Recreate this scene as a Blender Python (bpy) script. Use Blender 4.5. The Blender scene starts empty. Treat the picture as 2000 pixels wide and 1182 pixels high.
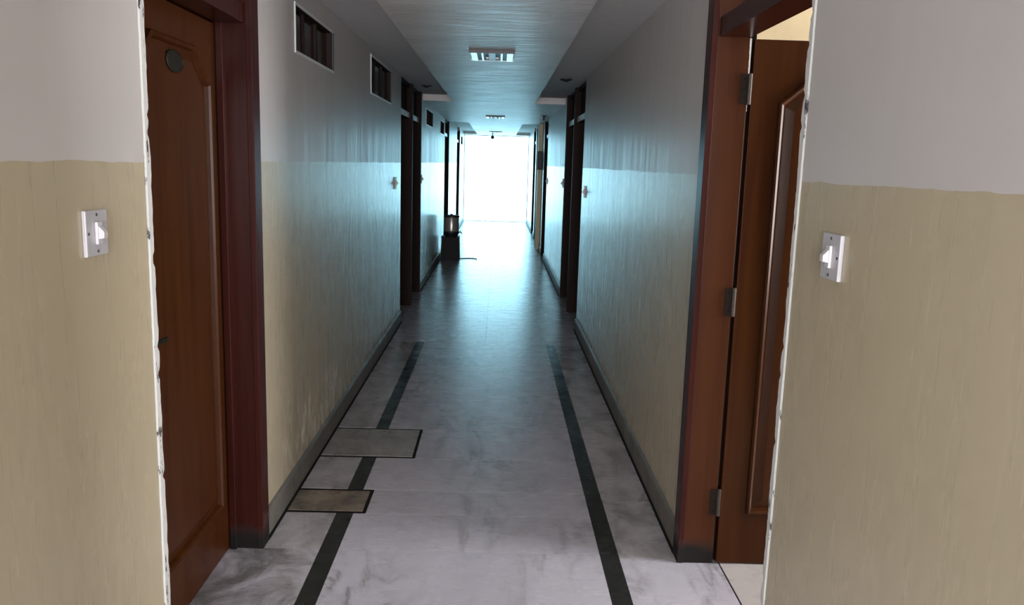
import bpy, bmesh, math, random
from mathutils import Vector, Matrix
random.seed(7)
C = bpy.context.scene.collection
scene = bpy.context.scene

# ------------------------------------------------------------------ camera
EYE = 1.55
cam_d = bpy.data.cameras.new('camera'); cam = bpy.data.objects.new('camera', cam_d); C.objects.link(cam)
cam_d.sensor_fit = 'HORIZONTAL'; cam_d.sensor_width = 36.0
cam_d.lens = 1597.85 / 2000.0 * 36.0
cam_d.clip_start = 0.05; cam_d.clip_end = 300
_rt = Vector((0.99945988, -0.01543883, 0.02901035)); _up = Vector((-0.02600514, 0.16815973, 0.98541668)); _fw = Vector((0.02009205, 0.98563885, -0.16766742))
M4 = Matrix((( _rt.x, _up.x, -_fw.x, 0), (_rt.y, _up.y, -_fw.y, 0), (_rt.z, _up.z, -_fw.z, EYE), (0, 0, 0, 1)))
cam.matrix_world = M4
scene.camera = cam

# ------------------------------------------------------------------ sky, daylight, added lobby fill, exposure
w = bpy.data.worlds.new('overcast_sky'); scene.world = w; w.use_nodes = True
bg = w.node_tree.nodes['Background']
bg.inputs['Color'].default_value = (0.42, 0.80, 0.97, 1); bg.inputs['Strength'].default_value = 11.0
vs = scene.view_settings
vs.view_transform = 'Standard'; vs.look = 'None'; vs.gamma = 1.0; vs.use_curve_mapping = False
vs.exposure = 0.0

def area_light(name, loc, direction, sx, sy, energy, color, portal=False):
    d = bpy.data.lights.new(name, 'AREA'); d.shape = 'RECTANGLE'; d.size = sx; d.size_y = sy
    d.energy = energy; d.color = color
    if portal: d.cycles.is_portal = True
    o = bpy.data.objects.new(name, d); C.objects.link(o); o.location = loc
    o.rotation_euler = Vector(direction).to_track_quat('-Z', 'Z').to_euler()
    return o
END_Y = 22.0
area_light('end_glazing_daylight', (-0.07, END_Y + 0.12, 1.13), (0, -1, 0), 1.7, 2.2, 1, (1, 1, 1), portal=True)
area_light('lobby_fill_light', (-0.15, -4.9, 1.6), (0, 1, 0), 3.2, 1.7, 590, (1.0, 0.985, 0.98))  # added fill light behind the camera, in front of a solid wall
area_light('room_window_daylight', (4.13, 2.3, 1.55), (-1, 0, 0), 1.3, 1.3, 190, (1.0, 0.97, 1.0))

# ------------------------------------------------------------------ helpers
def obj(name, bm, mat, parent=None, smooth=False, origin=None):
    """bm in world coordinates -> ONE mesh object, origin at its base (or its parent's)"""
    bmesh.ops.recalc_face_normals(bm, faces=bm.faces)
    if parent is not None and origin is None:
        org = parent.matrix_world.translation.copy() if parent.parent is None else Vector(parent['_org'])
        org = Vector(parent['_org'])
    elif origin is not None:
        org = Vector(origin)
    else:
        xs = [v.co for v in bm.verts]
        org = Vector(((min(c.x for c in xs) + max(c.x for c in xs)) / 2, (min(c.y for c in xs) + max(c.y for c in xs)) / 2, min(c.z for c in xs)))
    for v in bm.verts: v.co -= org
    me = bpy.data.meshes.new(name); bm.to_mesh(me); bm.free()
    if smooth:
        for p in me.polygons: p.use_smooth = True
    me.materials.append(mat)
    o = bpy.data.objects.new(name, me); C.objects.link(o)
    ORG[o.name] = org
    if parent is not None: o.parent = parent
    else: o.location = org
    o['_org'] = tuple(org)
    return o
ORG = {}
def empty(name, loc):
    o = bpy.data.objects.new(name, None); C.objects.link(o); o.location = loc; o['_org'] = tuple(loc)
    o.empty_display_size = 0.1
    return o
def tag(o, label, cat=None, group=None, kind=None):
    o['label'] = label
    if cat: o['category'] = cat
    if group: o['group'] = group
    if kind: o['kind'] = kind
    return o
def bx(bm, x0, x1, y0, y1, z0, z1, bev=0.0):
    r = bmesh.ops.create_cube(bm, size=1.0)
    vs_ = r['verts']
    for v in vs_:
        v.co = Vector(((x0 + x1) / 2 + v.co.x * abs(x1 - x0), (y0 + y1) / 2 + v.co.y * abs(y1 - y0), (z0 + z1) / 2 + v.co.z * abs(z1 - z0)))
    if bev > 0:
        es = list({e for v in vs_ for e in v.link_edges})
        bmesh.ops.bevel(bm, geom=es, offset=bev, segments=2, affect='EDGES', profile=0.5)
    return bm
def B(*a, bev=0.0): return bx(bmesh.new(), *a, bev=bev)
def lathe(prof, center, axis='Z', seg=32):
    """prof: list of (r, t); spun about axis through center"""
    bm = bmesh.new(); rings = []
    for r, t in prof:
        ring = []
        for k in range(seg):
            a = 2 * math.pi * k / seg
            u, v = r * math.cos(a), r * math.sin(a)
            p = {'Z': (u, v, t), 'X': (t, u, v), 'Y': (u, t, v)}[axis]
            ring.append(bm.verts.new(Vector(center) + Vector(p)))
        rings.append(ring)
    for a, b in zip(rings, rings[1:]):
        for k in range(seg):
            bm.faces.new((a[k], a[(k + 1) % seg], b[(k + 1) % seg], b[k]))
    bm.faces.new(rings[0]); bm.faces.new(rings[-1])
    return bm
def tube(pts, r, seg=10):
    bm = bmesh.new(); rings = []
    pts = [Vector(p) for p in pts]
    for i, p in enumerate(pts):
        t = (pts[min(i + 1, len(pts) - 1)] - pts[max(i - 1, 0)]).normalized()
        n = t.cross(Vector((0, 0, 1)))
        n = n.normalized() if n.length > 1e-4 else Vector((1, 0, 0))
        b = t.cross(n)
        rings.append([bm.verts.new(p + (n * math.cos(2 * math.pi * k / seg) + b * math.sin(2 * math.pi * k / seg)) * r) for k in range(seg)])
    for a, c in zip(rings, rings[1:]):
        for k in range(seg): bm.faces.new((a[k], a[(k + 1) % seg], c[(k + 1) % seg], c[k]))
    bm.faces.new(rings[0]); bm.faces.new(rings[-1])
    return bm

# ------------------------------------------------------------------ materials
class NT:
    def __init__(s, name):
        s.m = bpy.data.materials.new(name); s.m.use_nodes = True
        s.t = s.m.node_tree; s.p = s.t.nodes['Principled BSDF']
    def n(s, typ, **kw):
        nd = s.t.nodes.new(typ)
        for k, v in kw.items(): setattr(nd, k, v)
        return nd
    def l(s, a, b): s.t.links.new(a, b)
    def coords(s, scale=(1, 1, 1), world=True, rot=(0, 0, 0)):
        if world: src = s.n('ShaderNodeNewGeometry').outputs['Position']
        else: src = s.n('ShaderNodeTexCoord').outputs['Object']
        mp = s.n('ShaderNodeMapping'); mp.inputs['Scale'].default_value = scale; mp.inputs['Rotation'].default_value = rot
        s.l(src, mp.inputs['Vector']); return mp.outputs['Vector']
    def noise(s, vec, scale, detail=4, rough=0.55, dist=0.0):
        nd = s.n('ShaderNodeTexNoise'); nd.inputs['Scale'].default_value = scale; nd.inputs['Detail'].default_value = detail
        nd.inputs['Roughness'].default_value = rough; nd.inputs['Distortion'].default_value = dist
        s.l(vec, nd.inputs['Vector']); return nd.outputs['Fac']
    def ramp(s, fac, stops, interp='LINEAR'):
        nd = s.n('ShaderNodeValToRGB'); cr = nd.color_ramp; cr.interpolation = interp
        while len(cr.elements) < len(stops): cr.elements.new(0.5)
        for e, (p, c) in zip(cr.elements, stops):
            e.position = p; e.color = (c, c, c, 1) if isinstance(c, (int, float)) else (*c, 1)
        s.l(fac, nd.inputs['Fac']); return nd.outputs['Color']
    def mix(s, fac, a, b, blend='MIX'):
        nd = s.n('ShaderNodeMix', data_type='RGBA', blend_type=blend)
        for i, v in ((0, fac), (6, a), (7, b)):
            if hasattr(v, 'links'): s.l(v, nd.inputs[i])
            elif isinstance(v, tuple): nd.inputs[i].default_value = (*v, 1)
            else: nd.inputs[i].default_value = v
        return nd.outputs[2]
    def math(s, op, a, b=0.0, clamp=False):
        nd = s.n('ShaderNodeMath', operation=op, use_clamp=clamp)
        for i, v in ((0, a), (1, b)):
            if hasattr(v, 'links'): s.l(v, nd.inputs[i])
            else: nd.inputs[i].default_value = v
        return nd.outputs[0]
    def sep(s):
        g = s.n('ShaderNodeNewGeometry'); x = s.n('ShaderNodeSeparateXYZ'); s.l(g.outputs['Position'], x.inputs[0]); return x.outputs
    def bump(s, h, strength, dist=0.01):
        b = s.n('ShaderNodeBump'); b.inputs['Strength'].default_value = strength; b.inputs['Distance'].default_value = dist
        s.l(h, b.inputs['Height']); s.l(b.outputs['Normal'], s.p.inputs['Normal'])
    def set(s, color=None, rough=None, spec=None, metal=None, coat=None, coat_r=None):
        for nm, v in (('Base Color', color), ('Roughness', rough), ('Specular IOR Level', spec), ('Metallic', metal), ('Coat Weight', coat), ('Coat Roughness', coat_r)):
            if v is None: continue
            if hasattr(v, 'links'): s.l(v, s.p.inputs[nm])
            elif isinstance(v, tuple): s.p.inputs[nm].default_value = (*v, 1)
            else: s.p.inputs[nm].default_value = v
        return s.m

def simple(name, color, rough=0.5, metal=0.0, spec=0.5, var=0.12):
    t = NT(name); v = t.noise(t.coords(), 18, 3)
    c = t.mix(t.ramp(v, [(0.3, 0.0), (0.7, 1.0)]), tuple(x * (1 - var) for x in color), tuple(min(1, x * (1 + var)) for x in color))
    return t.set(c, rough, spec, metal)

def m_wall():
    t = NT('two_tone_oil_paint')
    x, y, z = t.sep()
    wob = t.noise(t.coords((1, 3, 0.2)), 2.0, 3)
    zz = t.math('ADD', z, t.math('MULTIPLY', t.math('SUBTRACT', wob, 0.5), 0.018))
    low = t.math('LESS_THAN', zz, 1.527)
    blot = t.noise(t.coords((1, 1, 0.6)), 2.2, 5, 0.6)
    up_c = t.mix(blot, (0.49, 0.47, 0.455), (0.57, 0.555, 0.545))
    lo_c = t.mix(blot, (0.425, 0.368, 0.255), (0.49, 0.432, 0.31))
    col = t.mix(low, up_c, lo_c)
    # flaked paint patch low on the left wall
    def band(v, a, b, s):
        return t.math('MULTIPLY', t.math('MULTIPLY', t.math('SUBTRACT', v, a), s, True), t.math('MULTIPLY', t.math('SUBTRACT', b, v), s, True), True)
    area = t.math('MULTIPLY', t.math('MULTIPLY', band(y, 3.4, 5.0, 3.0), band(z, 0.08, 0.42, 12.0)), t.math('LESS_THAN', x, 0.0))
    fl = t.ramp(t.noise(t.coords((1, 5, 2)), 5.0, 5, 0.7), [(0.50, 0.0), (0.60, 1.0)])
    flf = t.math('MULTIPLY', t.math('MULTIPLY', fl, area), 0.85)
    col = t.mix(flf, col, (0.86, 0.80, 0.68))
    streak = t.noise(t.coords((1, 8, 0.45)), 1.9, 4, 0.6, 0.3)
    fine = t.noise(t.coords((1, 22, 1.6)), 2.0, 3, 0.6)
    rgh = t.mix(low, t.ramp(streak, [(0.3, 0.31), (0.75, 0.45)]), t.ramp(streak, [(0.3, 0.255), (0.75, 0.305)]))
    t.bump(t.math('ADD', t.math('MULTIPLY', streak, 1.0), t.math('MULTIPLY', fine, 0.10)), 0.032, 0.010)
    return t.set(col, rgh, 0.5)
def m_ceiling():
    t = NT('distempered_ceiling')
    n1 = t.noise(t.coords((1, 1, 1)), 3.0, 6, 0.65)
    n2 = t.noise(t.coords((0.8, 4, 1)), 3.5, 5, 0.6, 0.5)
    col = t.mix(t.ramp(n1, [(0.3, 0.0), (0.7, 1.0)]), (0.56, 0.535, 0.53), (0.73, 0.71, 0.705))
    t.bump(t.math('ADD', n2, t.math('MULTIPLY', n1, 0.6)), 0.6, 0.015)
    return t.set(col, t.ramp(n2, [(0.3, 0.37), (0.7, 0.48)]), 0.28)
def m_marble(name, base, vein, dark_dirt=0.0, rough=(0.25, 0.30)):
    t = NT(name)
    oi = t.n('ShaderNodeObjectInfo')
    vec = t.coords((1, 0.35, 1), rot=(0, 0, 0.25))
    ad = t.n('ShaderNodeVectorMath', operation='ADD'); cmb = t.n('ShaderNodeCombineXYZ')
    t.l(t.math('MULTIPLY', oi.outputs['Random'], 9.0), cmb.inputs[2]); t.l(vec, ad.inputs[0]); t.l(cmb.outputs[0], ad.inputs[1])
    v = ad.outputs[0]
    a = t.noise(v, 3.2, 8, 0.62, 1.2)
    ridge = t.math('ABSOLUTE', t.math('SUBTRACT', a, 0.5))
    vein_f = t.ramp(ridge, [(0.0, 1.0), (0.018, 0.45), (0.07, 0.0)])
    gate = t.ramp(t.noise(v, 1.6, 3), [(0.45, 0.0), (0.65, 1.0)])
    cloud = t.noise(v, 1.8, 5, 0.6, 0.4)
    c = t.mix(t.ramp(cloud, [(0.3, 0.0), (0.72, 1.0)]), tuple(k * 0.84 for k in base), base)
    c = t.mix(t.math('MULTIPLY', t.math('MULTIPLY', vein_f, gate), 0.9), c, vein)
    spots = t.ramp(t.noise(t.coords((1, 0.6, 1)), 4.2, 3, 0.5), [(0.735, 0.0), (0.77, 0.7)])
    c = t.mix(spots, c, tuple(k * 0.45 for k in vein))
    if dark_dirt:
        dn = t.ramp(t.noise(t.coords((1.4, 0.9, 1), rot=(0, 0, 0.5)), 3.6, 6, 0.7, 0.8), [(0.43, 0.0), (0.62, dark_dirt)])
        c = t.mix(dn, c, (0.085, 0.08, 0.072))
    r = t.ramp(t.noise(t.coords((2, 5, 1)), 2.5, 5, 0.6), [(0.3, rough[0]), (0.7, rough[1])])
    t.bump(t.noise(t.coords((1, 1.6, 1)), 2.2, 2), 0.03, 0.01)
    return t.set(c, r, 0.5)
def m_wood(name, c0, c1, rough=0.24, across='Y', grime=False, freq=1.0, spec=0.16, coat=0.03):
    t = NT(name)
    sc = (26 * freq, 26 * freq, 1.1)
    g = t.noise(t.coords(sc), 0.9, 5, 0.62, 0.6)
    g2 = t.noise(t.coords((70, 70, 2.0)), 1.0, 3, 0.6)
    c = t.mix(t.ramp(g, [(0.3, 0.0), (0.7, 1.0)]), c0, c1)
    c = t.mix(t.math('MULTIPLY', g2, 0.35), c, tuple(k * 0.5 for k in c0))
    if grime:
        z = t.sep()[2]
        gz = t.math('ADD', z, t.math('MULTIPLY', t.noise(t.coords(), 9, 4), 0.09))
        f = t.ramp(gz, [(0.09, 0.95), (0.15, 0.0)])
        c = t.mix(f, c, (0.008, 0.008, 0.008))
        rough = t.ramp(gz, [(0.09, 0.85), (0.15, rough)])
    t.bump(g, 0.06, 0.004)
    return t.set(c, rough, spec, coat=coat, coat_r=0.2)
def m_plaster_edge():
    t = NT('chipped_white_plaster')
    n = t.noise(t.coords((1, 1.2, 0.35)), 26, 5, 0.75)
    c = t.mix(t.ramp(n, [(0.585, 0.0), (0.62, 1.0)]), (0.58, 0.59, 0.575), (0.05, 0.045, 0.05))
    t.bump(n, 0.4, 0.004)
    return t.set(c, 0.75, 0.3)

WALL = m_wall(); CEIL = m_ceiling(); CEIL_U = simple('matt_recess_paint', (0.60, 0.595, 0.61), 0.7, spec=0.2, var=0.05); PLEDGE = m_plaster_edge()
MARBLE = m_marble('pale_lavender_marble', (0.48, 0.475, 0.545), (0.17, 0.16, 0.16))
MARBLE_B = m_marble('veined_border_marble', (0.47, 0.45, 0.485), (0.12, 0.11, 0.105), 0.45)
MARBLE_S = m_marble('stained_border_marble', (0.47, 0.455, 0.51), (0.12, 0.11, 0.105), 0.8)
MARBLE_G = m_marble('grey_cover_marble', (0.36, 0.35, 0.34), (0.09, 0.085, 0.08), 0.35)
MARBLE_BR = m_marble('brown_cover_marble', (0.25, 0.205, 0.165), (0.06, 0.035, 0.025), 0.9)
SKIRT = m_marble('grey_skirting_marble', (0.18, 0.165, 0.145), (0.05, 0.055, 0.05), 0.7, rough=(0.45, 0.6))
BLACKST = m_marble('black_marble', (0.018, 0.02, 0.02), (0.05, 0.055, 0.05))
GROUT = simple('dark_grout', (0.12, 0.11, 0.105), 0.8)
ROOMFL = m_marble('cream_room_marble', (0.50, 0.485, 0.48), (0.34, 0.32, 0.30))
WOOD = m_wood('polished_teak_leaf', (0.034, 0.0090, 0.0022), (0.062, 0.0190, 0.0040), 0.32, grime=False)
WOODF = m_wood('dark_red_frame_wood', (0.026, 0.006, 0.0045), (0.046, 0.0105, 0.0075), 0.26, grime=True)
WOODJ = m_wood('teak_jamb_wood', (0.042, 0.0120, 0.0045), (0.066, 0.021, 0.007), 0.32, grime=True)
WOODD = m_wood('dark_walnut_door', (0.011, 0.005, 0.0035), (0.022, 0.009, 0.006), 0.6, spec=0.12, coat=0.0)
CREAM = simple('cream_room_paint', (0.78, 0.66, 0.42), 0.6, var=0.04)
CREAM_P = simple('cream_pillar_paint', (0.85, 0.75, 0.52), 0.6, var=0.04)
LOBBY = simple('lobby_white_paint', (0.62, 0.60, 0.57), 0.6, var=0.04)
WHITEP = simple('white_plastic', (0.48, 0.475, 0.51), 0.35, var=0.03)
ROCKER = simple('rocker_white_plastic', (0.62, 0.605, 0.64), 0.3, var=0.02)
SCREW = simple('screw_metal', (0.10, 0.09, 0.10), 0.45, 0.8)
ALU = simple('white_aluminium', (0.72, 0.75, 0.76), 0.3, 0.0, var=0.03)
DARKM = simple('dark_metal', (0.035, 0.03, 0.035), 0.45, 0.4)
BRASS = simple('tarnished_brass', (0.012, 0.011, 0.007), 0.6, 0.2, spec=0.25)
HINGE = simple('hinge_steel', (0.06, 0.05, 0.04), 0.45, 0.6)
HINGEL = simple('dark_hinge_plate', (0.014, 0.010, 0.008), 0.65, spec=0.15)
BLACKP = simple('black_plastic', (0.015, 0.014, 0.018), 0.5)
STEEL = simple('stainless_steel', (0.42, 0.40, 0.39), 0.3, 0.55, var=0.05)
REFL = simple('reflector_white', (0.75, 0.8, 0.82), 0.25, var=0.02)
BULB = simple('lamp_glass_white', (0.9, 0.9, 0.92), 0.12, var=0.01)
STRIP = simple('pale_transom_strip', (0.85, 0.9, 0.88), 0.3, var=0.03)
PANE_D = simple('dark_brown_pane', (0.030, 0.016, 0.010), 0.16, var=0.3)
PANE_B = simple('black_pane', (0.008, 0.008, 0.009), 0.2, var=0.2)
FRAMEB = simple('dark_brown_frame', (0.022, 0.013, 0.010), 0.7, spec=0.2)
BLACKG = simple('black_filler', (0.010, 0.009, 0.009), 0.85, spec=0.15)
TERR = simple('pale_terrace', (0.75, 0.76, 0.75), 0.7)
CLOTH = simple('dark_stand_paint', (0.012, 0.011, 0.012), 0.6, spec=0.25, var=0.25)
def m_glass(name, tint=(1, 1, 1)):
    t = NT(name)
    tr = t.n('ShaderNodeBsdfTransparent'); tr.inputs[0].default_value = (*tint, 1)
    gl = t.n('ShaderNodeBsdfGlossy'); gl.inputs['Roughness'].default_value = 0.03
    lw = t.n('ShaderNodeFresnel'); lw.inputs[0].default_value = 1.45
    mx = t.n('ShaderNodeMixShader'); t.l(lw.outputs[0], mx.inputs[0]); t.l(tr.outputs[0], mx.inputs[1]); t.l(gl.outputs[0], mx.inputs[2])
    t.l(mx.outputs[0], t.t.nodes['Material Output'].inputs['Surface'])
    return t.m
GLASS = m_glass('clear_glass', (0.97, 0.99, 1.0))

# ------------------------------------------------------------------ layout (metres)
XL, XR = -0.9275, 0.774           # corridor faces of the side walls
ZU, ZL = 2.333, 2.26              # recessed and dropped ceiling heights
PXL, PXR = -0.575, 0.408          # edges of the dropped centre panel
REC1 = 10.03                      # end of first recess
REC2 = (15.2, 21.4)
TH = 0.15
START = 0.25                      # corridor mouth (lobby behind the camera)
# doors: side, y0, y1 (clear opening), kind
DOORS = [(-1, 2.213, 3.08, 'near'), (1, 2.125, 3.03, 'open'),
         (-1, 7.84, 8.74, 'far'), (-1, 8.86, 9.70, 'far'),
         (1, 7.66, 8.58, 'far'), (1, 8.70, 9.58, 'far'),
         (-1, 14.10, 15.05, 'far'), (-1, 18.15, 19.10, 'far'),
         (1, 13.36, 14.10, 'far'), (1, 16.36, 17.10, 'far'), (1, 17.75, 18.55, 'far')]
JT = 0.075
VENTS = [(3.815, 4.67, 2.012, 2.232), (6.01, 7.125, 2.012, 2.285), (10.45, 11.50, 1.995, 2.205), (12.97, 13.83, 1.975, 2.185), (19.95, 20.75, 1.96, 2.17)]

# ------------------------------------------------------------------ walls
def build_wall(side):
    X = XL if side < 0 else XR
    xo = X + side * TH
    bm = bmesh.new()
    ops = sorted([(d[1], d[2] + (JT if d[3] != 'x' else 0)) for d in DOORS if d[0] == side])
    # merge door pairs that share a mullion
    mer = []
    for a, b in ops:
        if mer and a - mer[-1][1] < 0.06: mer[-1][1] = b
        else: mer.append([a, b])
    runs = []; y = START
    for a, b in mer: runs.append((y, a)); y = b
    runs.append((y, END_Y))
    top = ZU + 0.12
    for a, b in runs:
        vs_ = [v for v in VENTS if side < 0 and v[0] > a and v[1] < b]
        yy = a
        for v in vs_:
            bx(bm, X, xo, yy, v[0], 0, top)
            bx(bm, X, xo, v[0], v[1], 0, v[2]); bx(bm, X, xo, v[0], v[1], v[3], top)
            yy = v[1]
        bx(bm, X, xo, yy, b, 0, top)
    # rear skin behind closed doors and vents
    if side < 0: bx(bm, xo - 0.04, xo - 0.12, START, END_Y, 0, top)
    else: bx(bm, xo + 0.04, xo + 0.12, 4.0, END_Y, 0, top)
    return bm, runs
bmL, runsL = build_wall(-1); bmR, runsR = build_wall(1)
wl = tag(obj('wall_left', bmL, WALL), 'left corridor wall painted white above and beige below', kind='structure')
wr = tag(obj('wall_right', bmR, WALL), 'right corridor wall painted white above and beige below', kind='structure')

def plaster_edge(side, y, wallo, seed, wid):
    """chipped unpainted plaster along the wall's end beside the door"""
    rnd = random.Random(seed); X = XL if side < 0 else XR
    bm = bmesh.new(); n = 150; rows = []
    jag = 0.0
    for i in range(n + 1):
        z = 0.0 + (ZU - 0.001) * i / n
        jag = 0.75 * jag + rnd.uniform(-1, 1) * 0.0028
        o = max(-0.010, min(0.006, jag)) + (rnd.random() < 0.07) * -0.010
        inn = y - wid + 0.25 * rnd.uniform(-0.004, 0.004)
        rows.append([bm.verts.new((X - side * 0.0005, inn, z)), bm.verts.new((X - side * 0.004, inn + 0.006, z)), bm.verts.new((X - side * 0.004, y + 0.002 + o, z)), bm.verts.new((X + side * 0.03, y + 0.002 + o * 0.6, z))])
    for a, b in zip(rows, rows[1:]):
        for k in range(3): bm.faces.new((a[k], a[k + 1], b[k + 1], b[k]))
    return tag(obj('plaster_edge', bm, PLEDGE, wallo), 'chipped white plaster edge')
plaster_edge(-1, 2.213, wl, 3, 0.030); plaster_edge(1, 2.125, wr, 5, 0.026)

# pillar on the right wall, dark box on it
pl = tag(obj('wall_pillar', B(0.705, XR - 0.0005, 15.0, 15.5, 0, ZL, bev=0.004), CREAM_P), 'narrow cream pillar projecting from the far right wall', kind='structure')

# ------------------------------------------------------------------ ceiling
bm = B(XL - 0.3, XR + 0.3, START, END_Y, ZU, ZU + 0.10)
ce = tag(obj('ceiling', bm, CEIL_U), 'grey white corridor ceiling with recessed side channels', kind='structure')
bm = B(PXL, PXR, START, REC1, ZL, ZU)
tag(obj('dropped_panel', bm, CEIL, ce), 'lower centre panel of the ceiling')
bm = B(XL, XR, REC1, REC2[0], ZL, ZU)
tag(obj('dropped_slab', bm, CEIL, ce), 'full width lower ceiling')
obj('dropped_panel', B(PXL, PXR, REC2[0], REC2[1], ZL, ZU), CEIL, ce)
obj('dropped_slab', B(XL, XR, REC2[1], END_Y, ZL, ZU), CEIL, ce)

# ------------------------------------------------------------------ floor and its marble pieces
fl = tag(obj('floor', B(-1.15, 0.93, START - 0.0, END_Y + 0.02, -0.10, -0.0035), GROUT, origin=(0, 0, 0)), 'polished marble corridor floor with black border strips', kind='structure')
G = 0.0009
def slab(name, x0, x1, y0, y1, mat, top=0.0):
    return obj(name, B(x0 + G, x1 - G, y0 + G, y1 - G, -0.02, top), mat, fl)
SLX = (-0.680, -0.6065); SRX = (0.4475, 0.5225); STR_END = 6.95
COV = [(3.43, 3.70, -0.553), (4.125, 4.605, -0.405)]     # y0, y1, right edge of the access covers
def cut(a, b, x1):                                        # y spans of [a,b] left free by covers reaching past x1
    sp = [(a, b)]
    for c0, c1, cx in COV:
        if cx <= x1: continue
        nx = []
        for s0, s1 in sp:
            if c1 <= s0 or c0 >= s1: nx.append((s0, s1)); continue
            if c0 - s0 > 0.03: nx.append((s0, c0))
            if s1 - c1 > 0.03: nx.append((c1, s1))
        sp = nx
    return sp
# left border slabs
ys = [START, 0.85, 1.45, 2.10, 3.085, 3.70, 4.13, 4.61, 5.10, 5.72, 6.33, STR_END]
for i, (a, b) in enumerate(zip(ys, ys[1:])):
    for s0, s1 in cut(a, b, XL): slab('border_slab', XL if not (2.05 < a < 2.2) else -1.05, SLX[0], s0, s1, MARBLE_S if 2.0 < a < 3.0 else MARBLE_B)
# right border slabs
ys = [START, 0.9, 1.5, 2.12, 3.06, 3.62, 4.20, 4.81, 5.4, 6.0, 6.5, STR_END]
for a, b in zip(ys, ys[1:]):
    slab('border_slab', SRX[1], XR if not (2.1 < a < 2.2) else 0.915, a, b, MARBLE_B if a > 3 else MARBLE)
# black strips
ys = [START, 1.1, 1.9, 2.66, 3.43, 4.125, 4.9, 5.6, 6.3, STR_END]
for a, b in zip(ys, ys[1:]):
    for s0, s1 in cut(a, b, SLX[1] - 0.001): slab('black_strip', SLX[0], SLX[1], s0, s1, BLACKST)
    slab('black_strip', SRX[0], SRX[1], a + 0.13, b + 0.13 if b < STR_END else b, BLACKST)
slab('black_strip', SRX[0], SRX[1], START, START + 0.13, BLACKST)
# centre slabs (notched round the large cover by a split)
cx0 = -0.403
ys = [START, 1.2, 2.2, 3.08, 3.43, 3.70, 4.125, 4.605, 5.35, 6.15, STR_END]
for a, b in zip(ys, ys[1:]):
    left = SLX[1]
    if abs(a - 3.43) < 0.01: left = -0.553
    if abs(a - 4.125) < 0.01: left = -0.405
    slab('centre_slab', left, SRX[0], a, b, MARBLE)
# beyond the strips: full width slabs in two columns
yy = STR_END
while yy < END_Y - 0.05:
    y2 = min(yy + 0.92, END_Y)
    slab('marble_slab', XL, -0.08, yy, y2, MARBLE); slab('marble_slab', -0.08, XR, yy, y2, MARBLE); yy = y2
# door threshold slabs on recessed doors further away
for d in DOORS[2:]:
    X = XL if d[0] < 0 else XR
    slab('threshold_slab', min(X, X + d[0] * 0.12), max(X, X + d[0] * 0.12), d[1], d[2], MARBLE)

# access covers in the floor
def cover(y0, y1, x1, mat, label):
    e = empty('access_cover', ((XL + x1) / 2, (y0 + y1) / 2, 0))
    tag(e, label, 'floor cover', 'stone access covers beside the left skirting')
    g = 0.016
    obj('cover_stone', B(XL + 0.020, x1 - g, y0 + 0.022, y1 - 0.022, -0.02, 0.0010), mat, e)
    bm = bmesh.new()
    bx(bm, XL + 0.012, x1 - 0.001, y0 + 0.001, y0 + 0.021, -0.02, -0.0005); bx(bm, XL + 0.012, x1 - 0.001, y1 - 0.021, y1 - 0.001, -0.02, -0.0005)
    bx(bm, x1 - 0.015, x1 - 0.001, y0 + 0.021, y1 - 0.021, -0.02, -0.0005)
    obj('dark_edging', bm, BLACKG, e)
cover(*COV[0], MARBLE_BR, 'small brown stained stone floor cover nearer the camera')
cover(*COV[1], MARBLE_G, 'larger grey marble floor cover outlined in black')

# skirting
def skirting(side, runs, nm, label):
    X = XL if side < 0 else XR
    e = empty(nm, (X, (START + END_Y) / 2, 0)); tag(e, label, kind='structure')
    for a, b in runs:
        bm = bmesh.new()
        prof = [(0, 0), (0.016, 0), (0.016, 0.100), (0.011, 0.106), (0.0, 0.112)]
        A = [bm.verts.new((X - side * p, a + 0.001, z)) for p, z in prof]; Bv = [bm.verts.new((X - side * p, b - 0.001, z)) for p, z in prof]
        for k in range(len(prof) - 1): bm.faces.new((A[k], A[k + 1], Bv[k + 1], Bv[k]))
        bm.faces.new(A); bm.faces.new(Bv)
        o = obj('skirting_stone', bm, SKIRT, e)
        # dark stained joint along the foot
        obj('foot_joint', B(X - side * 0.0161, X - side * 0.027, a + 0.001, b - 0.001, 0.0003, 0.004), BLACKG, e)
skirting(-1, runsL, 'baseboard_left', 'grey stained marble skirting along the left wall')
skirting(1, runsR, 'baseboard_right', 'grey stained marble skirting along the right wall')

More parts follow.
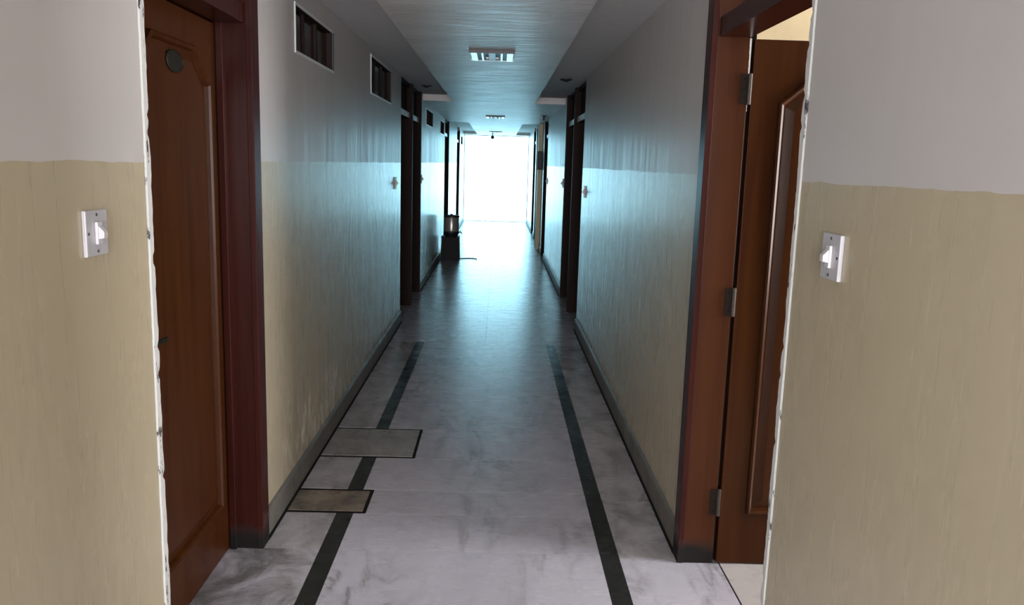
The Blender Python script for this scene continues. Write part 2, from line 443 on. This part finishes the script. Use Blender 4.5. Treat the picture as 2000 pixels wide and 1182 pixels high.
# ------------------------------------------------------------------ doors
LH = 2.013     # leaf height
def leaf_panel(bm, P, w, h, front):
    """raised panel with clipped upper corners; P(u, z, n) -> world point, u from hinge side, n outwards"""
    st, bot, top, cx, cz = 0.115, 0.215, 1.908, 0.135, 0.115
    def outline(o):
        return [(st + o, bot + o), (w - st - o, bot + o), (w - st - o, top - cz - o * 0.5), (w - st - cx - o * 0.5, top - o), (st + cx + o * 0.5, top - o), (st + o, top - cz - o * 0.5)]
    return outline
def build_door(i, side, y0, y1, kind):
    X = XL if side < 0 else XR
    near = kind in ('near', 'open'); far = kind == 'far'
    D = lambda d: X + side * d                 # depth away from the corridor
    e = empty('door_%d' % i, (X, (y0 + y1) / 2, 0))
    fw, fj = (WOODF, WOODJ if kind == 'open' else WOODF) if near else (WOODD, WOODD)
    prd = 0.020 if near else 0.012
    dl = 0.108 if side < 0 else 0.126          # depth of the leaf's face
    JTk = 0.075 if side < 0 else 0.058
    topz = ZU if y0 < REC1 else ZL
    # far jamb, facing the camera, with moulded front edge
    bm = B(D(-prd), D(0.149 if kind != 'open' else 0.117), y1, y1 + JT, 0, topz - 0.001, bev=0.003)
    obj('jamb', bm, fj, e)
    if kind == 'open':
        obj('gap_shade_strip', B(D(0.1175), D(0.149), y1 + 0.045, y1 + JT, 0, topz - 0.001), BLACKG, e)  # black strip: shade of the hinge gap put into its colour
        bm = bmesh.new(); rnd = random.Random(4); rows = []  # pale sliver painted in for the lit room wall showing through the gap
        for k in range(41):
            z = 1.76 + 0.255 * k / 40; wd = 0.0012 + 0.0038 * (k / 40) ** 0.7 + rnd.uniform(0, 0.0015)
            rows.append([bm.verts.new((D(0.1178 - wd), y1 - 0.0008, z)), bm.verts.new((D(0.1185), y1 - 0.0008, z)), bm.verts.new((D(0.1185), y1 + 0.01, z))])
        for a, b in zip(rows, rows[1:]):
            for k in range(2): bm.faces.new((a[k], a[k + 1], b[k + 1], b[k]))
        tag(obj('gap_light_sliver', bm, PLEDGE, e), 'pale sliver on the jamb edge painted as light through the hinge gap')
    if near:
        ed = obj('jamb_edging', B(D(-prd - 0.006), D(-prd + 0.018), y1 - 0.004, y1 + JT + 0.006, 0, topz - 0.002, bev=0.003), WOODF, e)
        obj('door_stop', B(D(dl - 0.030), D(dl - 0.004), y1 - 0.013, y1 + 0.001, 0, 2.02, bev=0.003), fj, e) if side < 0 else None
    obj('jamb', B(D(0.034), D(0.149), y0 + 0.001, y0 + 0.045, 0, topz - 0.001), fw, e)
    # transom rail and the light above it
    rz0, rz1 = (2.018, 2.085) if near else (1.978, 2.042)
    obj('transom_rail', B(D(0.0 if near else 0.02), D(0.116 if kind == 'open' else 0.148), y0 + 0.046, y1 - 0.001, rz0, rz1, bev=0.003), fw, e)
    if kind == 'open':
        obj('transom_pane', B(D(0.07), D(0.075), y0 + 0.046, y1 - 0.001, rz1, topz - 0.04), GLASS, e)
    else:
        obj('transom_panel', B(D(0.05), D(0.08), y0 + 0.046, y1 - 0.001, rz1, topz - 0.04), fw, e)
    obj('head_rail', B(D(0.02), D(0.148), y0 + 0.046, y1 - 0.001, topz - 0.04, topz - 0.001), fw, e)
    if far:
        obj('transom_strip', B(D(0.019), D(0.013), y0 + 0.06, y1 - 0.03, rz0 + 0.004, rz1 - 0.006), STRIP, e)
    # leaf: u from hinge (far jamb), n outward to the corridor face
    lw = (y1 - y0) - 0.05; lt = 0.036
    lh = LH if near else 1.972
    if kind == 'open':
        P = lambda u, z, n: Vector((D(dl + 0.004) + side * u, y1 - 0.004 - n, z))
    else:
        P = lambda u, z, n: Vector((D(dl) - side * n, y1 - 0.003 - u, z))
    def pbox(u0, u1, z0, z1, n0, n1, bev=0.0):
        a, b = P(u0, z0, n0), P(u1, z1, n1)
        return B(min(a.x, b.x), max(a.x, b.x), min(a.y, b.y), max(a.y, b.y), min(a.z, b.z), max(a.z, b.z), bev=bev)
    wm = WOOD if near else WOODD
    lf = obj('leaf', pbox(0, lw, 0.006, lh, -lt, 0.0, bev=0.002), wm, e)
    if near or y0 < 10:
        st, bot, top, cx, cz = 0.100, 0.215, lh - 0.105, 0.135, 0.115
        def outline(o):
            return [(st + o, bot + o), (lw - st - o, bot + o), (lw - st - o, top - cz - o * 0.5), (lw - st - cx - o * 0.5, top - o), (st + cx + o * 0.5, top - o), (st + o, top - cz - o * 0.5)]
        # moulding ring: rounded bead between two outlines
        bm = bmesh.new(); rings = []
        for o, n in ((0.0, 0.0), (0.002, 0.014), (0.009, 0.019), (0.018, 0.013), (0.024, 0.0)):
            rings.append([bm.verts.new(P(u, z, n)) for u, z in outline(o)])
        for a, b in zip(rings, rings[1:]):
            for k in range(6): bm.faces.new((a[k], a[(k + 1) % 6], b[(k + 1) % 6], b[k]))
        obj('panel_moulding', bm, wm, lf)
        bm = bmesh.new(); rings = []
        for o, n in ((0.028, 0.0), (0.060, 0.010)):
            rings.append([bm.verts.new(P(u, z, n)) for u, z in outline(o)])
        for k in range(6): bm.faces.new((rings[0][k], rings[0][(k + 1) % 6], rings[1][(k + 1) % 6], rings[1][k]))
        bm.faces.new(rings[1])
        obj('raised_panel', bm, wm, lf)
    # lever handle on the free side
    h = tube([P(lw - 0.055, 1.0, 0.0), P(lw - 0.055, 1.0, 0.045), P(lw - 0.07, 1.0, 0.052), P(lw - 0.16, 1.0, 0.05)], 0.008, 8)
    hp = P(lw - 0.055, 1.0, 0.004)
    obj('handle', h, BRASS, lf)
    obj('handle_plate', pbox(lw - 0.075, lw - 0.035, 0.90, 1.08, 0.0, 0.005, bev=0.0015), BRASS, lf)
    if kind == 'near':
        # oval number plate
        bm = bmesh.new(); cy, cz_ = (y1 - 0.003) - 2.664, 1.834
        rr = []
        for f, n in ((1.0, 0.0095), (1.0, 0.014), (0.90, 0.017), (0.86, 0.0145)):
            rr.append([bm.verts.new(P(cy + 0.068 * f * math.cos(2 * math.pi * k / 36), cz_ + 0.035 * f * math.sin(2 * math.pi * k / 36), n)) for k in range(36)])
        for a, b in zip(rr, rr[1:]):
            for k in range(36): bm.faces.new((a[k], a[(k + 1) % 36], b[(k + 1) % 36], b[k]))
        bm.faces.new(rr[-1])
        tag(obj('number_plate', bm, BRASS, lf), 'dark oval brass number plate')
    if kind == 'open':
        for hz in (1.838, 1.059, 0.261):
            c = P(-0.010, hz - 0.055, 0.006)
            hb = obj('hinge', lathe([(0.0075, 0.0), (0.0085, 0.002), (0.0085, 0.108), (0.0075, 0.110)], c, 'Z', 14), HINGE, lf)
            bm = bmesh.new(); a = P(-0.040, 0, 0.0005); b = P(-0.012, 0, 0.0035)
            bx(bm, min(a.x, b.x), max(a.x, b.x), min(a.y, b.y) , max(a.y, b.y), hz - 0.052, hz + 0.052)
            for q in (-0.035, 0.0, 0.035):
                bmesh.ops.create_uvsphere(bm, u_segments=8, v_segments=5, radius=0.004, matrix=Matrix.Translation(P(-0.028, hz + q, 0.003)))
            obj('hinge_leaf', bm, HINGEL, hb)
    return e
LBL = ['closed reddish wooden door with an oval number plate on the near left', 'open reddish wooden door on the near right showing hinges and cream room',
       'nearer of the two dark adjoining doors midway along the left wall', 'farther of the two dark adjoining doors midway along the left wall',
       'nearer of the two dark adjoining doors midway along the right wall', 'farther of the two dark adjoining doors midway along the right wall',
       'dark door on the left wall just behind the steel water drum', 'farthest dark door on the left wall near the bright end',
       'dark door on the right wall just before the cream pillar', 'thin dark door on the right wall just beyond the cream pillar', 'farthest dark door on the right wall near the bright end']
for i, d in enumerate(DOORS):
    tag(build_door(i + 1, *d), LBL[i], kind='structure')

# ------------------------------------------------------------------ ventilator windows high in the left wall
VL = ['nearest high ventilator window with brown panes on the left wall', 'second high ventilator window with bright sills before the left door pair',
      'third high ventilator window just beyond the left door pair', 'fourth high ventilator window before the door behind the steel drum', 'last tiny high ventilator window at the bright end of left wall']
for i, (a, b, z0, z1) in enumerate(VENTS):
    e = empty('window_%d' % (i + 1), (XL, (a + b) / 2, z0)); tag(e, VL[i], kind='structure')
    t = 0.011
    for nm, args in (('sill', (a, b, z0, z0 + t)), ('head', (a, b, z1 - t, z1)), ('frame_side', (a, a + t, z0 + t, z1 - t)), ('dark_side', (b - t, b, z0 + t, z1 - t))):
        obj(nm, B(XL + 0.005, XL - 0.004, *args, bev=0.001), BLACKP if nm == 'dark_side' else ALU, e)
    for args in ((a, b, z0, z0 + t), (a, b, z1 - t, z1), (a, a + t, z0 + t, z1 - t), (b - t, b, z0 + t, z1 - t)):
        obj('reveal', B(XL - 0.0045, XL - 0.06, *args), FRAMEB, e)
    n = 3; ww = (b - a - 2 * t) / n
    for k in range(n):
        p0 = a + t + k * ww
        obj('pane', B(XL - 0.034 - 0.006 * (k % 2), XL - 0.038 - 0.006 * (k % 2), p0 + 0.001, p0 + ww - 0.001, z0 + t + 0.001, z1 - t - 0.001), PANE_D if i == 0 else PANE_B, e)
        if k: obj('mullion', B(XL - 0.026, XL - 0.050, p0 - 0.011, p0 + 0.011, z0 + t, z1 - t), FRAMEB, e)

# ------------------------------------------------------------------ glazed end of the corridor
e = empty('window_6', (-0.07, END_Y, 0)); tag(e, 'bright glazed end of the corridor with thin white frames', kind='structure')
for nm, args in (('frame_side', (XL, XL + 0.016, 0, ZL)), ('frame_side', (XR - 0.016, XR, 0, ZL)), ('frame_head', (XL + 0.016, XR - 0.016, ZL - 0.016, ZL)), ('frame_sill', (XL + 0.016, XR - 0.016, 0, 0.012)),
                 ('mullion', (-0.338, -0.326, 0.012, ZL - 0.016)), ('mullion', (0.174, 0.186, 0.012, ZL - 0.016)), ('rail', (-0.326, 0.174, 1.264, 1.276)), ('rail', (0.186, XR - 0.016, 1.264, 1.276))):
    obj(nm, B(args[0], args[1], END_Y, END_Y + 0.03, args[2], args[3]), ALU, e)
for a, b, z0, z1 in ((XL + 0.016, -0.338, 0.012, ZL - 0.016), (-0.326, 0.174, 0.012, 1.264), (-0.326, 0.174, 1.276, ZL - 0.016), (0.186, XR - 0.016, 0.012, 1.264), (0.186, XR - 0.016, 1.276, ZL - 0.016)):
    obj('pane', B(a, b, END_Y + 0.012, END_Y + 0.017, z0, z1), GLASS, e)
tag(obj('terrace_floor', B(-6, 6, END_Y + 0.06, END_Y + 14, -0.2, -0.02), TERR), 'pale terrace floor outside the bright glazed corridor end', kind='structure')

# ------------------------------------------------------------------ room on the right (seen past the open door)
RX1, RY0, RY1, RZ = 4.2, 0.30, 3.32, 2.6
rx0 = XR + TH
tag(obj('floor_room', B(rx0 - 0.008, RX1, RY0, RY1, -0.10, -0.0035), GROUT), 'cream tiled floor of the room behind the open door', kind='structure')
frm = bpy.data.objects['floor_room']
xx = rx0 - 0.004
while xx < RX1 - 0.02:
    x2 = min(xx + 0.6, RX1); yy = RY0
    while yy < RY1 - 0.02:
        y2 = min(yy + 0.604, RY1)
        obj('room_tile', B(xx + G, x2 - G, yy + G, y2 - G, -0.02, 0.0), ROOMFL, frm); yy = y2
    xx = x2
tag(obj('wall_room_far', B(rx0, RX1 + 0.1, RY1, RY1 + 0.1, -0.1, RZ), CREAM), 'cream room wall behind the open door leaf', kind='structure')
tag(obj('wall_room_near', B(rx0, RX1 + 0.1, RY0 - 0.1, RY0, -0.1, RZ), CREAM), 'cream near wall of the side room', kind='structure')
bm = bmesh.new()
bx(bm, RX1, RX1 + 0.1, RY0, RY1, -0.1, 0.85); bx(bm, RX1, RX1 + 0.1, RY0, RY1, 2.25, RZ); bx(bm, RX1, RX1 + 0.1, RY0, 1.2, 0.85, 2.25); bx(bm, RX1, RX1 + 0.1, 2.8, RY1, 0.85, 2.25)
tag(obj('wall_room_outer', bm, CREAM), 'cream outer wall of the side room with window', kind='structure')
tag(obj('ceiling_room', B(rx0, RX1 + 0.1, RY0 - 0.1, RY1 + 0.1, RZ, RZ + 0.1), LOBBY), 'white ceiling of the side room', kind='structure')
tag(obj('wall_room_inner', B(rx0 - 0.002, rx0 + 0.03, RY0, 2.12, -0.1, RZ), CREAM), 'cream inner face of the corridor wall in the side room', kind='structure')
tag(obj('wall_room_lintel', B(rx0 - 0.15, rx0 + 0.03, 2.12, RY1, ZU + 0.10, RZ), CREAM), 'cream wall above the open doorway', kind='structure')
e = empty('window_7', (RX1, 2.0, 0.85)); tag(e, 'window of the side room', kind='structure')
for nm, a in (('frame_side', (1.2, 1.25, 0.85, 2.25)), ('frame_side', (2.75, 2.8, 0.85, 2.25)), ('frame_head', (1.25, 2.75, 2.2, 2.25)), ('frame_sill', (1.25, 2.75, 0.85, 0.9))):
    obj(nm, B(RX1 + 0.02, RX1 + 0.07, *a), ALU, e)
obj('pane', B(RX1 + 0.04, RX1 + 0.045, 1.25, 2.75, 0.9, 2.2), TERR, e)

# ------------------------------------------------------------------ lobby behind the camera
LZ = 2.75
tag(obj('floor_lobby', B(-3.0, 3.6, -5.1, START, -0.1, 0.0), MARBLE), 'marble floor of the lobby', kind='structure')
tag(obj('ceiling_lobby', B(-3.0, 3.6, -5.1, START, LZ, LZ + 0.1), LOBBY), 'white lobby ceiling', kind='structure')
tag(obj('wall_lobby_left', B(-3.1, -3.0, -5.1, START, -0.1, LZ), LOBBY), 'left lobby wall', kind='structure')
tag(obj('wall_lobby_right', B(3.6, 3.7, -5.1, START, -0.1, LZ), LOBBY), 'right lobby wall', kind='structure')
tag(obj('wall_lobby_back', B(-3.1, 3.7, -5.2, -5.1, -0.1, LZ), LOBBY), 'back lobby wall', kind='structure')
bm = bmesh.new(); bx(bm, -3.1, XL, START - 0.0, START + 0.05, -0.1, LZ); bx(bm, XR, 3.7, START, START + 0.05, -0.1, LZ); bx(bm, XL, XR, START, START + 0.05, ZU + 0.1, LZ)
tag(obj('wall_lobby_front', bm, LOBBY), 'lobby wall around the corridor mouth', kind='structure')

e = empty('window_8', (-0.15, -5.1, 0.7)); tag(e, 'added window frame on the back lobby wall behind the fill light', kind='structure')  # unseen window frame added to go with the lobby fill light
for nm, a in (('frame_side', (-1.80, -1.75, 0.72, 2.48)), ('frame_side', (1.45, 1.50, 0.72, 2.48)), ('frame_head', (-1.75, 1.45, 2.43, 2.48)), ('frame_sill', (-1.75, 1.45, 0.72, 0.77)), ('mullion', (-0.17, -0.13, 0.77, 2.43))):
    obj(nm, B(a[0], a[1], -5.1, -5.04, a[2], a[3]), ALU, e)
for a, b in ((-1.75, -0.17), (-0.13, 1.45)): obj('pane', B(a, b, -5.09, -5.085, 0.77, 2.43), GLASS, e)

# ------------------------------------------------------------------ wall switches
def switch(side, y, z, label, group=None, detail=True):
    X = XL if side < 0 else XR
    e = empty('light_switch', (X, y, z - 0.052)); tag(e, label, 'light switch', group or 'wall switches along the corridor')
    D = lambda d: X - side * d
    hw, hh = 0.0505, 0.0525
    obj('plate', B(D(0.0), D(0.0095), y - hw, y + hw, z - hh, z + hh, bev=0.0022), WHITEP, e)
    # raised bar and wedge shaped dolly
    obj('rocker_base', B(D(0.0095), D(0.0165), y - 0.012, y + 0.012, z - 0.026, z + 0.026, bev=0.002), ROCKER, e)
    bm = bmesh.new()
    pr = [(0.0165, -0.0135), (0.029, -0.011), (0.0295, 0.003), (0.0165, 0.0165)]
    A = [bm.verts.new((D(d), y - 0.0085, z + q)) for d, q in pr]; Bv = [bm.verts.new((D(d), y + 0.0085, z + q)) for d, q in pr]
    for k in range(4): bm.faces.new((A[k], A[(k + 1) % 4], Bv[(k + 1) % 4], Bv[k]))
    bm.faces.new(A); bm.faces.new(Bv)
    obj('rocker', bm, ROCKER, e)
    for dy, dz in ((0, 0.042), (0, -0.042), (0.040, 0), (-0.040, 0)):
        obj('screw', lathe([(0.0036, 0), (0.0036, 0.001), (0.0025, 0.0016)], (D(0.0094), y + dy, z + dz), 'X', 12) if side < 0 else lathe([(0.0036, 0), (0.0036, -0.001), (0.0025, -0.0016)], (D(0.0094), y + dy, z + dz), 'X', 12), SCREW, e)
switch(-1, 1.893, 1.365, 'white switch plate with rocker on the near left wall')
switch(1, 1.858, 1.360, 'white switch plate with rocker on the near right wall')
switch(-1, 7.42, 1.345, 'small switch on the left wall just before the door pair')
switch(-1, 9.92, 1.335, 'small switch on the left wall just beyond the door pair')
switch(1, 7.36, 1.318, 'small switch on the right wall just before the door pair')
switch(1, 9.92, 1.332, 'small switch on the right wall just beyond the door pair')
switch(1, 13.12, 1.29, 'tiny far switch on the right wall before the cream pillar door')

# ------------------------------------------------------------------ ceiling lights
def ceiling_light(x0, x1, y0, y1, label):
    e = empty('ceiling_light', ((x0 + x1) / 2, (y0 + y1) / 2, ZL)); tag(e, label, 'ceiling light', 'flat rectangular fittings along the ceiling')
    zt, zb = ZL, ZL - 0.014
    bm = bmesh.new(); r = 0.014
    bx(bm, x0 - 0.01, x1 + 0.01, y0 - 0.010, y0, zb - 0.004, zt); 
    obj('front_rim', bm, DARKM, e)
    obj('back_rim', B(x0 - 0.01, x1 + 0.01, y1, y1 + 0.012, zb, zt), ALU, e)
    obj('end_plate', B(x0, x0 + 0.040, y0, y1, zb - 0.001, zt), REFL, e); obj('end_plate', B(x1 - 0.040, x1, y0, y1, zb - 0.001, zt), REFL, e)
    obj('tray', B(x0 + 0.040, x1 - 0.040, y0, y1, zb + 0.006, zt), BLACKP, e)
    for k in (0.068, 0.095): pass
    for xx in (x0 + 0.075, x1 - 0.075): obj('louvre', B(xx - 0.006, xx + 0.006, y0, y1, zb, zb + 0.006), REFL, e)
    obj('centre_plate', B((x0 + x1) / 2 - 0.022, (x0 + x1) / 2 + 0.022, y0, y1, zb + 0.002, zb + 0.006), simple_grey, e)
    for xx in (x0 + 0.105, x1 - 0.105):
        bm = lathe([(0.002, 0.004), (0.010, 0.003), (0.013, 0.0), (0.011, -0.006), (0.004, -0.010)], (xx, (y0 + y1) / 2 + 0.06, zb + 0.004), 'Z', 16)
        obj('lamp', bm, BULB, e, smooth=True)
simple_grey = simple('fitting_grey', (0.30, 0.27, 0.32), 0.4)
ceiling_light(-0.203, 0.073, 5.45, 5.88, 'nearest rectangular ceiling light with white ends and two lamps')
ceiling_light(-0.215, 0.061, 12.82, 13.30, 'second rectangular ceiling light dark against the bright far ceiling')
ceiling_light(-0.235, 0.041, 19.05, 19.53, 'farthest faint rectangular ceiling light at the corridor end')

def downlight(x, y, label):
    e = empty('downlight', (x, y, ZU)); tag(e, label, 'downlight', 'round downlights in the ceiling recess')
    bm = lathe([(0.058, 0.0), (0.058, -0.006), (0.050, -0.010), (0.043, -0.008), (0.043, 0.0)], (x, y, ZU), 'Z', 32)
    obj('trim_ring', bm, DARKM, e, smooth=False)
    obj('lamp_face', lathe([(0.040, -0.004), (0.030, -0.016), (0.012, -0.024), (0.004, -0.025)], (x, y, ZU), 'Z', 24), BLACKP, e, smooth=True)
downlight(-0.785, 8.90, 'small round dark downlight in the left ceiling recess')
downlight(0.600, 7.82, 'small round dark downlight in the right ceiling recess')

e = empty('sprinkler', (0.645, 12.4, ZL)); tag(e, 'small dark T shaped ceiling sprinkler on the far right', 'sprinkler')
obj('ceiling_plate', lathe([(0.040, 0), (0.040, -0.006), (0.012, -0.014)], (0.645, 12.4, ZL), 'Z', 20), DARKM, e)
obj('stem', lathe([(0.011, -0.012), (0.011, -0.05), (0.008, -0.055)], (0.645, 12.4, ZL), 'Z', 14), DARKM, e)
obj('deflector', lathe([(0.005, -0.055), (0.014, -0.066), (0.014, -0.070)], (0.645, 12.4, ZL), 'Z', 14), DARKM, e)

e = empty('dome_camera', (-0.18, 20.5, ZL)); tag(e, 'small black ball hanging from the ceiling at the bright end', 'ceiling ball')
obj('mount', lathe([(0.022, 0), (0.022, -0.01), (0.009, -0.02), (0.009, -0.055)], (-0.18, 20.5, ZL), 'Z', 18), BLACKP, e)
obj('ball', lathe([(0.004, -0.010), (0.024, -0.016), (0.040, -0.034), (0.044, -0.055), (0.040, -0.075), (0.024, -0.092), (0.004, -0.098)], (-0.18, 20.5, ZL - 0.04), 'Z', 24), BLACKP, e, smooth=True)

# ------------------------------------------------------------------ box on the cream pillar
e = empty('wall_box', (0.70, 15.0, 1.44)); tag(e, 'dark purple brown box fixed high on the cream pillar', 'box')
obj('body', B(0.680, 0.765, 14.90, 14.999, 1.45, 1.78, bev=0.004), simple('dark_purple_box', (0.022, 0.014, 0.026), 0.5), e)
obj('cover', B(0.685, 0.760, 14.890, 14.8995, 1.47, 1.76, bev=0.003), BLACKP, e)

# ------------------------------------------------------------------ steel water drum on its stand
sx, sy = -0.745, 13.10
e = empty('drum_stand', (sx, sy, 0)); tag(e, 'dark tapered box stand under the steel water drum', 'stand')
bm = bmesh.new()
b0, b1, zt = 0.150, 0.138, 0.355
vb = [bm.verts.new((sx + a * b0, sy + c * b0, 0.001)) for a, c in ((-1, -1), (1, -1), (1, 1), (-1, 1))]
vt = [bm.verts.new((sx + a * b1, sy + c * b1, zt)) for a, c in ((-1, -1), (1, -1), (1, 1), (-1, 1))]
bm.faces.new(vb); bm.faces.new(vt)
for k in range(4): bm.faces.new((vb[k], vb[(k + 1) % 4], vt[(k + 1) % 4], vt[k]))
obj('body', bm, CLOTH, e)
obj('top_board', B(sx - 0.146, sx + 0.144, sy - 0.144, sy + 0.144, zt, zt + 0.018, bev=0.004), CLOTH, e)
dx = -0.735
e = empty('water_drum', (dx, sy, zt + 0.018)); tag(e, 'stainless steel water drum with tap standing on the dark box', 'water dispenser')
z0 = zt + 0.018
obj('base_ring', lathe([(0.098, 0.0), (0.108, 0.03), (0.124, 0.055), (0.124, 0.078), (0.119, 0.080)], (dx, sy, z0), 'Z', 40), BLACKP, e, smooth=False)
obj('body', lathe([(0.117, 0.080), (0.118, 0.09), (0.118, 0.300), (0.115, 0.306)], (dx, sy, z0), 'Z', 48), STEEL, e, smooth=True)
obj('lid', lathe([(0.123, 0.304), (0.124, 0.328), (0.110, 0.336), (0.020, 0.342), (0.018, 0.352), (0.006, 0.356)], (dx, sy, z0), 'Z', 40), BLACKP, e)
tp = obj('tap', tube([(dx + 0.115, sy - 0.03, z0 + 0.07), (dx + 0.155, sy - 0.035, z0 + 0.07), (dx + 0.163, sy - 0.036, z0 + 0.062), (dx + 0.165, sy - 0.036, z0 + 0.045)], 0.008, 10), BLACKP, e)
obj('tap_lever', B(dx + 0.138, dx + 0.148, sy - 0.04, sy - 0.03, z0 + 0.075, z0 + 0.10), BLACKP, tp)
cp = [(sx + 0.15, 13.20, 0.006), (-0.50, 13.26, 0.006), (-0.42, 13.27, 0.006), (-0.35, 13.26, 0.006), (-0.328, 13.22, 0.006), (-0.322, 13.08, 0.006)]
tag(obj('floor_cord', tube(cp, 0.006, 8), DARKM), 'thin dark cord on the bright floor beside the drum stand', 'cord')
for o in bpy.data.objects:
    if '_org' in o: del o['_org']
